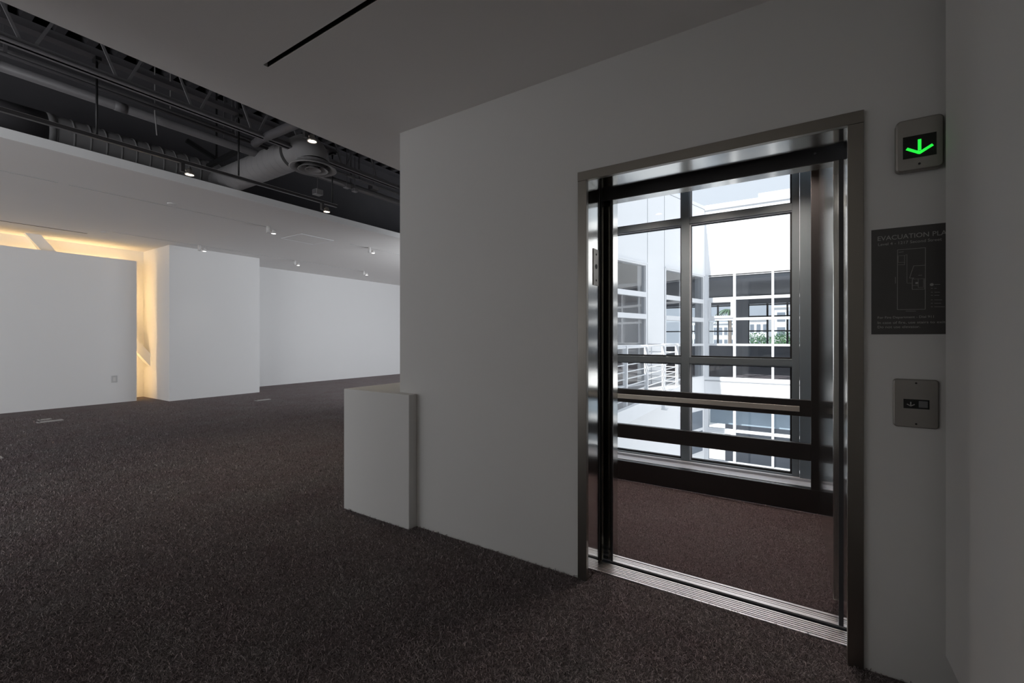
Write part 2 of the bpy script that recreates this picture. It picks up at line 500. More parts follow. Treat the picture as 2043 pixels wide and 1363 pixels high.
# unseen panel lamp behind us, added to brighten the lobby
ll = thing('added_fill_panel', (-1.0, -0.75, ZC), 'added flat white fill panel out of view on the lobby ceiling', 'lamp')
MB().box(-1.9, -0.1, -1.05, -0.45, ZC - 0.035, ZC).build('housing', 'white_metal', ll)
MB().box(-1.87, -0.13, -1.02, -0.48, ZC - 0.042, ZC - 0.035).build('diffuser', 'fill_lobby', ll)

for i, (x, y) in enumerate(((-8.6, 14.5), (-8.6, 18.0), (-8.6, 21.5))):  # glowing panels added out of view to brighten the far gallery end
    t = thing('added_fill_panel', (x, y, ZS), ('added white fill panel over the hidden gallery end, nearest the far white wall corner', 'added white fill panel over the hidden gallery end, between two others', 'added white fill panel over the hidden gallery end, beside the end wall')[i], 'lamp', 'added fill panels over the gallery end')
    MB().box(x - 0.7, x + 0.7, y - 1.1, y + 1.1, ZS - 0.035, ZS).build('housing', 'white_metal', t)
    MB().box(x - 0.66, x + 0.66, y - 1.06, y + 1.06, ZS - 0.042, ZS - 0.035).build('diffuser', 'fill_gallery', t)

# ------------------------------------------------------------------ warm niche
br = MB()
poly = [(2.026, ZS), (2.237, ZS), (3.955, 0.999), (3.955, 0.711)]
br.add([(x, y, z) for x in (-12.42, -12.26) for y, z in poly], [(0, 1, 2, 3), (7, 6, 5, 4), (0, 4, 5, 1), (1, 5, 6, 2), (2, 6, 7, 3), (3, 7, 4, 0)])
o = br.build('diagonal_brace', 'wall_white')
tag(o, 'white diagonal steel brace crossing the glowing niche', 'brace')
led = thing('cove_light', (X1 - 0.20, 3.5, 0), 'warm led strip hidden behind the white wall panel', 'light')
MB().box(X1 - 0.215, X1 - 0.205, 3.44, 3.46, 0.05, 2.95).build('led_strip', 'led', led)
MB().box(X1 - 0.205, X1 - 0.142, 3.435, 3.465, 0.05, 2.95).build('channel', 'white_metal', led)
MB().box(XN, XN + 0.06, -2.0, 3.6, 2.90, 2.99).build('channel', 'white_metal', led)
MB().box(XN + 0.02, XN + 0.04, -2.0, 3.6, 2.99, 2.996).build('led_strip', 'led_soft', led)

# ------------------------------------------------------------------ soffit details
def strip_line(name, x0, y0, y1, w, label):
    o = MB().box(x0 - w / 2, x0 + w / 2, y0, y1, ZS - 0.0035, ZS).build(name, 'grey_plastic')
    return tag(o, label, 'ceiling track')
strip_line('ceiling_track', -7.95, 0.6, 1.60, 0.012, 'thin short track line in the lowered ceiling starting out of view')
strip_line('ceiling_track', -7.95, 1.70, 4.32, 0.012, 'thin long track line in the lowered ceiling ending at a spotlight')
strip_line('ceiling_track', -7.92, 6.0, 8.6, 0.012, 'thin track line in the lowered ceiling behind the access panel')
strip_line('ceiling_track', -10.78, 2.9, 8.7, 0.010, 'thin track line in the lowered ceiling carrying three spotlights')
o = MB().box(-11.36, -11.33, -2.0, 2.68, ZS - 0.004, ZS).build('slot_vent', 'black')
tag(o, 'thin dark air slot in the lowered ceiling over the niche', 'air vent')
ap = thing('access_panel', (-8.25, 5.2, ZS - 0.006), 'square white access panel flush in the lowered ceiling', 'access panel')
MB().box(-8.59, -7.93, 4.90, 5.57, ZS - 0.006, ZS).build('panel', 'soffit', ap)
fr = MB()
for a in ((-8.61, -8.59, 4.88, 5.59), (-7.93, -7.91, 4.88, 5.59), (-8.59, -7.93, 4.88, 4.90), (-8.59, -7.93, 5.57, 5.59)):
    fr.box(*a, ZS - 0.009, ZS)
fr.build('frame', 'white_metal', ap)
for (x, y, lb) in ((-7.775, 2.766, 'round white sprinkler cap in the lowered ceiling near the track line'), (-10.942, 2.829, 'round white sprinkler cap in the lowered ceiling near the niche')):
    o = MB().lathe((x, y, ZS), [(0.0, -0.012), (0.05, -0.012), (0.06, -0.008), (0.062, 0.0)], 24).build('sprinkler_cap', 'white_plastic')
    tag(o, lb, 'sprinkler', 'sprinkler caps')

def spot(x, y, label, group):
    t = thing('ceiling_spotlight', (x, y, ZS), label, 'spotlight', group)
    MB().lathe((x, y, ZS), [(0.0, 0.0), (0.03, 0.0), (0.03, -0.115), (0.0, -0.115)], 16).build('canopy', 'white_plastic', t)
    c = (x + 0.02, y + 0.085, ZS - 0.085)
    MB().bar((x, y, ZS - 0.075), (x + 0.02, y + 0.07, ZS - 0.075), 0.012, 0.012).build('arm', 'steel_bar', t)
    h = MB().lathe(c, [(0.0, 0.035), (0.02, 0.035), (0.03, 0.02), (0.042, -0.025), (0.042, -0.033), (0.036, -0.033), (0.036, -0.028)], 20).build('lamp_head', 'white_plastic', t)
    MB().lathe(c, [(0.0, -0.029), (0.036, -0.029)], 20).build('lens', 'lamp_white', h)
    l = bpy.data.lights.new('spot_beam', 'SPOT'); l.energy = 9; l.spot_size = math.radians(62); l.spot_blend = 1.0
    l.color = (1.0, 0.96, 0.90); l.shadow_soft_size = 0.03
    lo = bpy.data.objects.new('spot_beam', l); COL.objects.link(lo); lo.parent = t; lo.matrix_parent_inverse = t.matrix_basis.inverted()
    lo.location = (c[0], c[1], c[2] - 0.04)
    return t
for (x, y) in ((-7.898, 4.252), (-7.857, 6.44)):
    spot(x, y, 'lit white spotlight in the ceiling row next to the access panel', 'spotlights by the access panel')
for (x, y) in ((-10.764, 4.327), (-10.789, 6.485), (-10.751, 8.611)):
    spot(x, y, 'lit white spotlight in the ceiling row along the far white wall', 'spotlights along the far wall')

# ------------------------------------------------------------------ floor boxes, wall outlet
def floor_lid(x0, x1, y0, y1, label):
    t = thing('floor_outlet', ((x0 + x1) / 2, (y0 + y1) / 2, 0), label, 'floor outlet', 'floor outlet lids')
    MB().box(x0, x1, y0, y1, 0.0, 0.012).build('lid', 'floor_lid', t, bevel=0.003)
    MB().box(x0 + 0.015, x1 - 0.015, y0 + 0.02, y0 + 0.035, 0.012, 0.014).build('latch', 'gasket', t)
floor_lid(-10.20, -10.08, 1.80, 2.10, 'larger steel floor outlet lid in front of the white wall panel')
floor_lid(-10.47, -10.37, 1.86, 2.02, 'smaller steel floor outlet lid beside a larger lid')
floor_lid(-9.78, -9.66, 4.96, 5.27, 'steel floor outlet lid in front of the projecting white block')
floor_lid(-7.60, -7.46, 0.90, 1.07, 'steel floor outlet lid alone in the open carpet')
ot = thing('wall_outlet', (X1, 3.24, 0.5), 'small white power outlet low on the white wall panel', 'outlet')
MB().box(X1, X1 + 0.008, 3.19, 3.285, 0.425, 0.57).build('cover_plate', 'outlet_plastic', ot, bevel=0.003)
MB().box(X1 + 0.008, X1 + 0.012, 3.215, 3.26, 0.455, 0.54).build('socket_insert', 'white_plastic', ot, bevel=0.002)

# ------------------------------------------------------------------ dark open ceiling contents
# joists
for i in range(31):
    y = -0.5 + i * 0.30
    xr = -2.2 if y < 4.2 else (-2.7 if y < 6.4 else onf((y - 16.5) / U.y, -0.35)[0])
    o = MB().box(-8.3, xr, y, y + 0.10, 5.362, 5.53).build('ceiling_joist', 'dark2')
    tag(o, 'dark joist crossing the open black ceiling', 'joist', 'roof joists in the open ceiling')
gb = thing('steel_beam', (-8.2, 3, 5.0), 'dark steel beam along the top of the plenum wall', 'beam')
MB().box(-8.3, -8.12, YB, 8.9, 5.32, 5.36).build('flange', 'dark2', gb)
MB().box(-8.3, -8.27, YB, 8.9, 5.02, 5.32).build('web', 'dark2', gb)
MB().box(-8.3, -8.12, YB, 8.9, 4.98, 5.02).build('flange', 'dark2', gb)

def truss(name, x, zb, zt, y0, y1, pitch, first, label):
    t = thing(name, (x, (y0 + y1) / 2, zb), label, 'truss', 'roof trusses')
    MB().box(x - 0.045, x - 0.008, y0, y1, zb, zb + 0.012).box(x - 0.015, x - 0.008, y0, y1, zb, zb + 0.06).box(x + 0.008, x + 0.05, y0, y1, zb, zb + 0.012).box(x + 0.008, x + 0.015, y0, y1, zb, zb + 0.06).build('bottom_chord', 'pipe', t)
    MB().box(x - 0.045, x + 0.045, y0, y1, zt, zt + 0.05).build('top_chord', 'dark2', t)
    y = first
    while y < y1 - pitch:
        if y > y0:
            MB().bar((x, y + 0.03, zb + 0.03), (x, y + pitch / 2, zt), 0.012, 0.020).build('web', 'pipe', t)
            MB().bar((x, y + pitch / 2, zt), (x, y + pitch - 0.03, zb + 0.03), 0.012, 0.020).build('web', 'pipe', t)
        y += pitch
    return t
truss('roof_truss', -5.0, 3.585, 4.25, -1.5, 4.6, 0.57, 0.84 - 4 * 0.57, 'dark steel truss with zigzag webs next to the hanging light track')
# pipes along y
def pipe(x, z, r, y0, y1, label, mat='dark2', couplings=()):
    t = thing('ceiling_pipe', (x, (y0 + y1) / 2, z), label, 'pipe', 'pipes in the open ceiling')
    MB().tube([(x, y0, z), (x, y1, z)], r, 14).build('pipe', mat, t)
    for c in couplings:
        MB().tube([(x, c - 0.05, z), (x, c + 0.05, z)], r * 1.07, 14).build('coupling', mat, t)
    for y in np.arange(y0 + 0.5, y1, 1.8):
        MB().box(x - 0.006, x + 0.006, y - 0.012, y + 0.012, z + r, ROOF).build('hanger', 'dark2', t)
    return t
pipe(-5.8, 3.715, 0.046, -1.5, 8.9, 'thick dark pipe running along the open ceiling', 'pipe', (0.75, 1.62, 4.0))
pipe(-5.6, 3.775, 0.020, -1.5, 5.2, 'thin upper dark conduit beside the thick pipe', 'pipe')
pipe(-5.52, 3.71, 0.016, -1.5, 3.4, 'thin lower dark conduit beside the thick pipe')
pipe(-5.35, 3.52, 0.016, 3.0, 5.0, 'short thin conduit leading to the junction boxes', 'duct')
# spiral main duct
sp = thing('spiral_duct', (-7.35, 3, 3.72), 'ribbed round grey duct lying behind the ceiling edge', 'duct')
path, rad = [], []
y = 1.42
while y < 3.45:
    for dy, r in ((-0.006, 0.25), (-0.001, 0.2502), (0.002, 0.257), (0.012, 0.257), (0.015, 0.2502), (0.020, 0.25)):
        path.append((-7.35, y + dy, 3.72)); rad.append(r)
    y += 0.145
MB().tube(path, rad, 28).build('duct_shell', 'duct', sp)
MB().tube([(-7.35, 1.36, 3.72), (-7.35, 1.425, 3.72)], 0.259, 28).build('collar', 'duct', sp)
MB().tube([(-7.35, 0.75, 3.72), (-7.35, 1.0, 3.72), (-7.35, 1.36, 3.72)], [0.22, 0.25, 0.255], 28).build('flexible_sleeve', 'dark2', sp)
# branch duct with elbow and round diffuser
bd = thing('branch_duct', (-5.5, 3.12, 3.62), 'round grey branch duct turning down to a ceiling diffuser', 'duct')
pth, rr = [], []
x = -7.05
while x < -5.14:
    for dx, r in ((-0.003, 0.178), (0.0, 0.1781), (0.001, 0.1795), (0.006, 0.1795), (0.007, 0.1781), (0.010, 0.178)):
        pth.append((x + dx, 3.12, 3.625)); rr.append(r)
    x += 0.13
MB().tube(pth, rr, 28).build('duct_shell', 'duct', bd)
el, er = [], []
for k in range(0, 10):
    a = math.pi / 2 * k / 9
    el.append((-5.00 + 0.19 * math.sin(a), 3.12, 3.625 - 0.185 * (1 - math.cos(a)))); er.append(0.18)
MB().tube([(-5.16, 3.12, 3.625)] + el, [0.18] + er, 28, caps=False).build('elbow', 'duct', bd)
dfz = 3.362
df = thing('round_diffuser', (-4.81, 3.12, dfz), 'round grey cone diffuser under the branch duct', 'air diffuser')
MB().lathe((-4.81, 3.12, dfz), [(0.181, 0.079), (0.19, 0.05), (0.215, 0.03), (0.255, 0.012), (0.262, 0.0), (0.25, -0.006), (0.205, 0.012), (0.19, 0.03)], 40).build('outer_cone', 'duct', df)
MB().lathe((-4.81, 3.12, dfz), [(0.10, 0.05), (0.13, 0.022), (0.165, -0.012), (0.168, -0.016), (0.16, -0.014), (0.12, 0.018), (0.095, 0.045)], 36).build('middle_cone', 'duct', df)
MB().lathe((-4.81, 3.12, dfz), [(0.035, 0.05), (0.055, 0.022), (0.088, -0.010), (0.09, -0.014), (0.082, -0.012), (0.05, 0.015), (0.0, 0.03)], 32).build('inner_cone', 'duct', df)
MB().lathe((-4.81, 3.12, dfz), [(0.0, 0.07), (0.17, 0.07)], 32).build('damper_plate', 'black', df)
# light track with lamps
tx, tz = -5.2, 3.128
tr = thing('light_track', (tx, 1.5, tz), 'black light track hanging on rods below the open ceiling', 'light track')
MB().box(tx - 0.017, tx + 0.017, -2.0, 3.72, tz - 0.012, tz + 0.020).build('track_bar', 'frame_black', tr)
MB().box(tx + 0.010, tx + 0.0175, -2.0, 3.72, tz + 0.020, tz + 0.023).build('trim_edge', 'alu', tr)
for y in (0.109, 1.291, 2.473, 3.652):
    MB().tube([(tx, y, tz + 0.02), (tx, y, 3.80)], 0.009, 8).build('rod', 'black', tr)
    MB().box(tx - 0.05, tx + 0.05, y - 0.02, y + 0.02, 3.80, 3.83).build('clamp', 'black', tr)
MB().box(tx - 0.05, tx + 0.05, -1.9, 3.72, 3.83, 3.87).build('support_channel', 'dark2', tr)

def track_lamp(x, y, ztop, label, group=None, tint='lamp_warm'):
    t = thing('track_lamp', (x, y, ztop), label, 'track light', group)
    MB().box(x - 0.02, x + 0.02, y - 0.05, y - 0.015, ztop - 0.085, ztop).build('adapter', 'frame_black', t, bevel=0.003)
    MB().bar((x, y - 0.03, ztop - 0.06), (x, y + 0.02, ztop - 0.06), 0.012, 0.012).build('arm', 'steel_bar', t)
    c = (x + 0.005, y + 0.03, ztop - 0.075)
    h = MB().lathe(c, [(0.0, 0.04), (0.018, 0.04), (0.026, 0.02), (0.028, 0.0), (0.042, -0.012), (0.042, -0.024), (0.036, -0.024), (0.036, -0.018)], 20).build('lamp_head', 'steel_bar', t)
    MB().lathe(c, [(0.0, -0.019), (0.036, -0.019)], 20).build('lens', tint, h)
    l = bpy.data.lights.new('track_beam', 'SPOT'); l.energy = 30; l.spot_size = math.radians(80); l.spot_blend = 1.0
    l.color = (1.0, 0.86, 0.68); l.shadow_soft_size = 0.03
    lo = bpy.data.objects.new('track_beam', l); COL.objects.link(lo); lo.parent = t; lo.matrix_parent_inverse = t.matrix_basis.inverted()
    lo.location = (c[0], c[1], c[2] - 0.035)
track_lamp(tx, 1.97, tz - 0.012, 'warm lit lamp on the black hanging track in front of the ribbed duct', 'lamps on the black track')
track_lamp(tx, 3.535, tz - 0.012, 'warm lit lamp at the free end of the black hanging track', 'lamps on the black track')
track_lamp(-3.72, 2.37, 3.25, 'warm lit lamp hanging above the round diffuser', 'lamps on the black track')
o = MB().box(-3.737, -3.703, -1.0, 2.55, 3.25, 3.282).build('light_track', 'frame_black')
tag(o, 'black light track tucked beside the lobby ceiling edge', 'light track')
# junction boxes and a few hangers
for (px, py, x, s, lb) in ((634, 384, -5.36, 0.10, 'dark junction box hanging just beneath the round diffuser'), (692, 372, -5.36, 0.075, 'dark junction box nearest the lone conduit end'), (708, 380, -5.30, 0.065, 'small dark junction box with a cable loop'), (745, 375, -5.8, 0.12, 'dark junction box fixed to the thick pipe')):
    p = at_x(px, py, x)
    t = thing('junction_box', p, lb, 'junction box', 'junction boxes in the open ceiling')
    MB().box(p.x - s / 2, p.x + s / 2, p.y - s / 2, p.y + s / 2, p.z - s * 0.35, p.z + s * 0.35).build('body', 'duct', t, bevel=0.004)
    MB().box(p.x - s * 0.4, p.x + s * 0.4, p.y - s / 2 - 0.006, p.y - s / 2, p.z - s * 0.28, p.z + s * 0.28).build('cover', 'dark2', t)
    MB().tube([(p.x, p.y, p.z + s * 0.35), (p.x, p.y, ROOF)], 0.006, 6).build('drop_rod', 'dark2', t)
for (a, b, lb) in (((415, 332, -6.9), (476, 300, -6.1), 'short black diagonal strut behind the branch duct'), ((372, 280, -6.9), (432, 318, -6.9), 'long black diagonal strut above the ribbed duct')):
    q_ = at_x(*b)
    o = MB().bar(at_x(*a), q_, 0.05, 0.05).box(q_.x - 0.01, q_.x + 0.01, q_.y - 0.01, q_.y + 0.01, q_.z, 5.355).build('diagonal_strut', 'black')
    tag(o, lb, 'strut', 'struts in the open ceiling')
for (px, py, px2, py2, x, lb) in ((309, 225, 313, 270, -5.7, 'loose thin rod hanging from the thick pipe'), (340, 195, 340, 226, -5.7, 'thin straight rod above the thick pipe')):
    q_ = at_x(px, py, x)
    o = MB().tube([(q_.x, q_.y, ROOF), q_, at_x(px2, py2, x)], 0.006, 6).build('hanging_rod', 'duct')
    tag(o, lb, 'rod', 'loose rods in the open ceiling')
# cross duct piece high up near the lobby ceiling edge
o = MB().tube([at_x(508, 287, -5.4), at_x(520, 278, -5.2), at_x(585, 250, -4.2), at_x(640, 228, -3.4)], 0.045, 16).build('cross_pipe', 'dark2')
tag(o, 'grey pipe crossing the open ceiling above the branch duct', 'pipe')

# ------------------------------------------------------------------ elevator entrance (frame, doors, sill)
JL, JR = -0.967, 0.186
ent = thing('elevator_entrance', (-0.39, YA, 0), 'brushed steel elevator door frame with its doors slid open', 'elevator door')
def jamb(xo, xi, sgn):
    # L-shaped: face strip + return
    m = MB().box(xo, xi, YA - 0.014, YA + 0.012, 0.0, 2.2275)
    return m.build('jamb_face', 'steel_face', ent, bevel=0.0015)
jamb(-1.020, JL, 1); jamb(JR, 0.239, -1)
MB().box(JL - 0.006, JL, YA + 0.012, YA + 0.158, 0.0, 2.2275).build('jamb_return', 'steel', ent)
MB().box(JR, JR + 0.006, YA + 0.012, YA + 0.158, 0.0, 2.2275).build('jamb_return', 'steel', ent)
MB().box(-1.021, 0.2395, YA - 0.014, YA + 0.012, 2.2285, 2.279).build('header_face', 'steel_face', ent, bevel=0.0015)
MB().box(-1.02, 0.239, YA + 0.012, YA + 0.175, 2.2285, 2.236).build('header_soffit', 'steel', ent)
# lock plate on the left return
lp = MB().box(JL, JL + 0.004, 2.365, 2.440, 1.655, 1.865).build('lock_plate', 'steel_face', ent)
for z in (1.835, 1.685):
    MB().tube([(JL + 0.004, 2.405, z), (JL + 0.0055, 2.405, z)], 0.006, 10).build('screw', 'gasket', lp)
MB().tube([(JL + 0.004, 2.405, 1.765), (JL + 0.006, 2.405, 1.765)], 0.014, 14).build('key_hole', 'black', lp)
# sliding panels parked at the left
MB().box(-1.62, -0.974, 2.458, 2.486, 0.012, 2.30).build('door_panel', 'steel_face', ent)
MB().box(-1.60, -0.963, 2.492, 2.518, 0.012, 2.30).build('door_panel', 'steel', ent)
MB().box(-0.9735, -0.970, 2.462, 2.482, 0.02, 2.29).build('door_gap_shade', 'gasket', ent)  # black strip painting the darkness of the gap beside the door
# hoistway sill: ridged aluminium
si = MB().box(-1.6, JR + 0.02, 2.405, 2.522, -0.06, -0.004).build('sill', 'gasket', ent)
y = 2.407
for w in (0.012, 0.007, 0.010, 0.009, 0.010, 0.009, 0.010):
    MB().box(-1.6, JR + 0.02, y, y + w, -0.03, 0.006).build('sill_ridge', 'alu', si)
    y += w + 0.0076
# struck head trim of the hoistway
struct('wall_shaft', MB().box(-2.3, -1.021, YA + 0.16, 2.44, -0.1, 3.2).box(-2.3, -2.2, 2.44, 4.55, -6, ROOF).box(1.15, 1.3, 2.44, 4.55, -6, ROOF).box(-2.3, 1.3, 2.43, 2.445, 2.245, ROOF), 'wall_white')

# ------------------------------------------------------------------ elevator car
CL, CR, CY0, CY1, CT = -1.72, 0.206, 2.556, 4.10, 2.72
car = thing('elevator_car', (-0.75, 3.3, 0), 'open elevator car with glass rear wall and steel handrail', 'elevator')
MB().box(CL, CR + 0.02, 2.645, CY1, -0.12, 0.0).build('car_floor', 'car_carpet', car)
cs = MB().box(CL, CR + 0.02, CY0, 2.645, -0.06, -0.004).build('car_sill', 'gasket', car)
y = 2.558
for w, g in ((0.026, 0.005), (0.012, 0.005), (0.011, 0.010), (0.016, 0.0)):
    MB().box(CL, CR + 0.02, y, y + w, -0.03, 0.006).build('sill_ridge', 'alu', cs)
    y += w + g
MB().box(0.158, CR - 0.004, 2.60, CY1 - 0.004, 0.10, CT - 0.01).build('side_panel', 'steel', car, bevel=0.002)
MB().box(CR - 0.004, CR + 0.014, 2.645, CY1 + 0.05, 0.0, CT).build('side_wall', 'frame_black', car)
MB().box(CL - 0.02, CL, 2.645, CY1, 0.0, CT).build('side_wall', 'steel', car)
MB().box(CL, CR, CY0, CY1 + 0.03, CT, CT + 0.05).build('car_ceiling', 'duct', car)
# front transom and returns
MB().box(-1.70, CR + 0.03, CY0, CY0 + 0.006, 2.186, CT).build('transom_face', 'frame_black', car)
MB().box(-0.925, 0.18, CY0 + 0.006, 2.645, 2.184, 2.190).build('transom_soffit', 'steel', car)
MB().box(CL, CR, 2.639, 2.645, 2.19, CT).build('transom_back', 'steel', car)
MB().box(-0.926, -0.919, CY0 + 0.008, 2.645, 0.006, 2.184).build('car_jamb', 'steel', car)
MB().box(-1.60, -0.949, 2.568, 2.598, 0.012, 2.18).build('car_door', 'steel', car)
MB().box(-0.931, -0.919, CY0, CY0 + 0.008, 0.006, 2.184).build('jamb_edge', 'frame_black', car)
MB().box(-1.70, -0.926, 2.62, 2.645, 0.006, 2.184).build('front_return', 'steel', car)
MB().box(0.177, 0.184, CY0 + 0.008, 2.599, 0.006, 2.184).build('car_jamb', 'steel', car)
MB().box(0.177, 0.205, CY0, CY0 + 0.008, 0.006, 2.184).build('jamb_edge', 'frame_black', car)
MB().tube([(0.085, CY0 - 0.003, 2.235), (0.085, CY0, 2.235)], 0.006, 8).build('transom_pin', 'steel', car)
# rear wall: black frame, glass
MB().box(CL, CR, CY1, CY1 + 0.05, 0.0, 0.181).build('rear_plinth', 'frame_black', car, bevel=0.003)
MB().box(CL, 0.111, CY1, CY1 + 0.05, 0.400, 0.530).build('rear_crossbar', 'frame_black', car, bevel=0.003)
MB().box(CL, 0.111, CY1, CY1 + 0.05, 0.741, 0.869).build('rear_crossbar', 'frame_black', car, bevel=0.003)
MB().box(0.111, CR - 0.005, CY1, CY1 + 0.05, 0.181, CT).build('rear_post', 'frame_black', car, bevel=0.003)
MB().box(CL, CL + 0.09, CY1, CY1 + 0.05, 0.181, CT).build('rear_post', 'frame_black', car, bevel=0.003)
for z0, z1 in ((0.181, 0.400), (0.530, 0.741), (0.869, CT)):
    MB().box(CL + 0.09, 0.111, CY1 + 0.022, CY1 + 0.030, z0, z1).build('rear_pane', 'glass', car)
hr = MB().box(CL + 0.1, 0.037, CY1 - 0.068, CY1 - 0.056, 0.785, 0.826).build('handrail', 'steel_bar', car, bevel=0.002)
for x in (-1.2, -0.6, -0.05):
    MB().box(x - 0.012, x + 0.012, CY1 - 0.056, CY1, 0.795, 0.812).build('bracket', 'frame_black', hr)
for x in (-1.25, -0.62, -0.07):
    d = MB().lathe((x, 3.98, CT), [(0.0, -0.006), (0.035, -0.006), (0.035, 0.0)], 20).build('downlight', 'lamp_car', car)
    MB().lathe((x, 3.98, CT), [(0.035, -0.008), (0.05, -0.006), (0.052, 0.0)], 20).build('trim_ring', 'steel', d)
    l = bpy.data.lights.new('car_beam', 'SPOT'); l.energy = 40; l.spot_size = math.radians(140); l.spot_blend = 1.0
    l.color = (1.0, 0.83, 0.72); l.shadow_soft_size = 0.035
    lo = bpy.data.objects.new('car_beam', l); COL.objects.link(lo); lo.parent = car; lo.matrix_parent_inverse = car.matrix_basis.inverted()
    lo.location = (x, 3.98, CT - 0.02)

# ------------------------------------------------------------------ outer glazing of the shaft (window_1)
YW = 4.45
win = struct_root('window_1', (-0.8, YW, 0.2), 'grey framed exterior glazing behind the elevator car')
def wbox(name, x0, x1, y0, y1, z0, z1, mat='mullion', b=0.002):
    return MB().box(x0, x1, y0, y1, z0, z1).build(name, mat, win, bevel=b)
mx0, mx1 = -0.905, -0.833
wbox('mullion', mx0, mx1, YW - 0.05, YW + 0.06, -6, 4.6)
wbox('mullion', -2.2, -2.10, YW - 0.05, YW + 0.06, -6, 4.6)
wbox('frame_jamb', -0.014, 0.040, YW - 0.05, YW + 0.06, -6, 4.6)
wbox('frame_return', 0.042, 0.135, YW - 0.075, YW + 0.06, -6, 4.6)
wbox('mullion', 1.08, 1.15, YW - 0.05, YW + 0.06, -6, 4.6)
for z0, z1 in ((2.432, 2.492), (1.112, 1.172), (3.70, 3.78), (-2.6, -2.5)):
    for x0, x1 in ((-2.10, mx0), (mx1, -0.014), (0.135, 1.08)):
        wbox('transom', x0, x1, YW - 0.045, YW + 0.06, z0, z1)
for x0, x1 in ((-2.10, mx0), (mx1, -0.014), (0.135, 1.08)):
    wbox('bottom_rail', x0, x1, YW - 0.045, YW + 0.06, 0.10, 0.195)
    for z0, z1 in ((0.195, 1.112), (1.172, 2.432), (2.492, 3.70)):
        wbox('pane', x0 + 0.012, x1 - 0.012, YW, YW + 0.008, z0 + 0.012, z1 - 0.012, 'glass', 0)
        g = MB().box(x0, x0 + 0.014, YW - 0.016, YW + 0.02, z0, z1).box(x1 - 0.014, x1, YW - 0.016, YW + 0.02, z0, z1)
        g.box(x0 + 0.014, x1 - 0.014, YW - 0.016, YW + 0.02, z0, z0 + 0.014).box(x0 + 0.014, x1 - 0.014, YW - 0.016, YW + 0.02, z1 - 0.014, z1)
        g.build('gasket', 'gasket', win)
        bd_ = MB().box(x0, x0 + 0.010, YW - 0.034, YW - 0.016, z0, z1).box(x0, x1, YW - 0.034, YW - 0.016, z1 - 0.008, z1)
        bd_.build('glazing_bead', 'mullion_sill', win)
wbox('sill_board', -2.2, 1.15, 4.22, YW - 0.045, 0.10, 0.165, 'mullion_sill')
wbox('sill_step', -2.2, 1.15, YW - 0.09, YW - 0.045, 0.165, 0.185, 'mullion_sill')
wbox('sill_edge', -2.2, 1.15, 4.212, 4.22, 0.10, 0.170, 'alu')
wbox('spandrel', -2.2, 1.15, YW - 0.04, YW + 0.05, -2.5, 0.10, 'mullion')
struct('wall_shaft_top', MB().box(-2.3, 1.3, YW - 0.1, YW + 0.1, 4.6, ROOF), 'facade')

# ------------------------------------------------------------------ hall lantern, sign, call button
def rounded(x0, x1, z0, z1, r, y0, y1, ch=0.004, n=6):
    """rounded plate facing -Y with a chamfered front edge"""
    def ring(ins, y):
        pts = []
        for cx_, cz_, a0 in ((x1 - r, z1 - r, 0), (x0 + r, z1 - r, 90), (x0 + r, z0 + r, 180), (x1 - r, z0 + r, 270)):
            for k in range(n + 1):
                a = math.radians(a0 + 90 * k / n)
                pts.append((cx_ + (r - ins) * math.cos(a), y, cz_ + (r - ins) * math.sin(a)))
        return pts
    rings = [ring(0, y1), ring(0, y0 + ch), ring(ch, y0)]
    m = len(rings[0]); vs = sum(rings, []); fs = []
    for i in range(2):
        for k in range(m):
            fs.append((i * m + k, i * m + (k + 1) % m, (i + 1) * m + (k + 1) % m, (i + 1) * m + k))
    fs.append(tuple(2 * m + k for k in range(m))); fs.append(tuple(reversed(range(m))))
    return MB().add(vs, fs)
def arrow(x, z, s, y, w):
    """downward arrow: shaft and two barbs, x,z = tip"""
    m = MB()
    m.box(x - w / 2, x + w / 2, y - 0.001, y, z + s * 0.20, z + s * 0.80)
    for sg in (-1, 1):
        a = Vector((x, 0, z + w * 0.55)); b = Vector((x + sg * s * 0.52, 0, z + s * 0.40))
        d = (b - a).normalized(); nn = Vector((-d.z, 0, d.x)) * (w / 2)
        P = [a - nn, b - nn, b + nn, a + nn]
        m.add([(p.x, y - 0.001, p.z) for p in P] + [(p.x, y, p.z) for p in P], [(0, 1, 2, 3), (7, 6, 5, 4), (0, 4, 5, 1), (1, 5, 6, 2), (2, 6, 7, 3), (3, 7, 4, 0)])
    m.add([(x - w, y - 0.001, z + w * 0.75), (x, y - 0.001, z), (x + w, y - 0.001, z + w * 0.75), (x, y - 0.001, z + w * 1.3)], [(0, 1, 2, 3)])
    return m
lan = thing('hall_lantern', (0.405, YA, 2.09), 'steel elevator indicator with a glowing green down arrow', 'indicator')
rounded(0.336, 0.474, 1.995, 2.195, 0.018, YA - 0.030, YA, 0.005).build('housing', 'plate', lan)
MB().box(0.356, 0.452, YA - 0.0312, YA - 0.030, 2.043, 2.128).build('display', 'screen', lan)
arrow(0.404, 2.053, 0.072, YA - 0.0315, 0.010).build('arrow', 'green', lan)
MB().tube([(0.404, YA - 0.031, 2.018), (0.404, YA - 0.030, 2.018)], 0.004, 10).build('screw', 'gasket', lan)

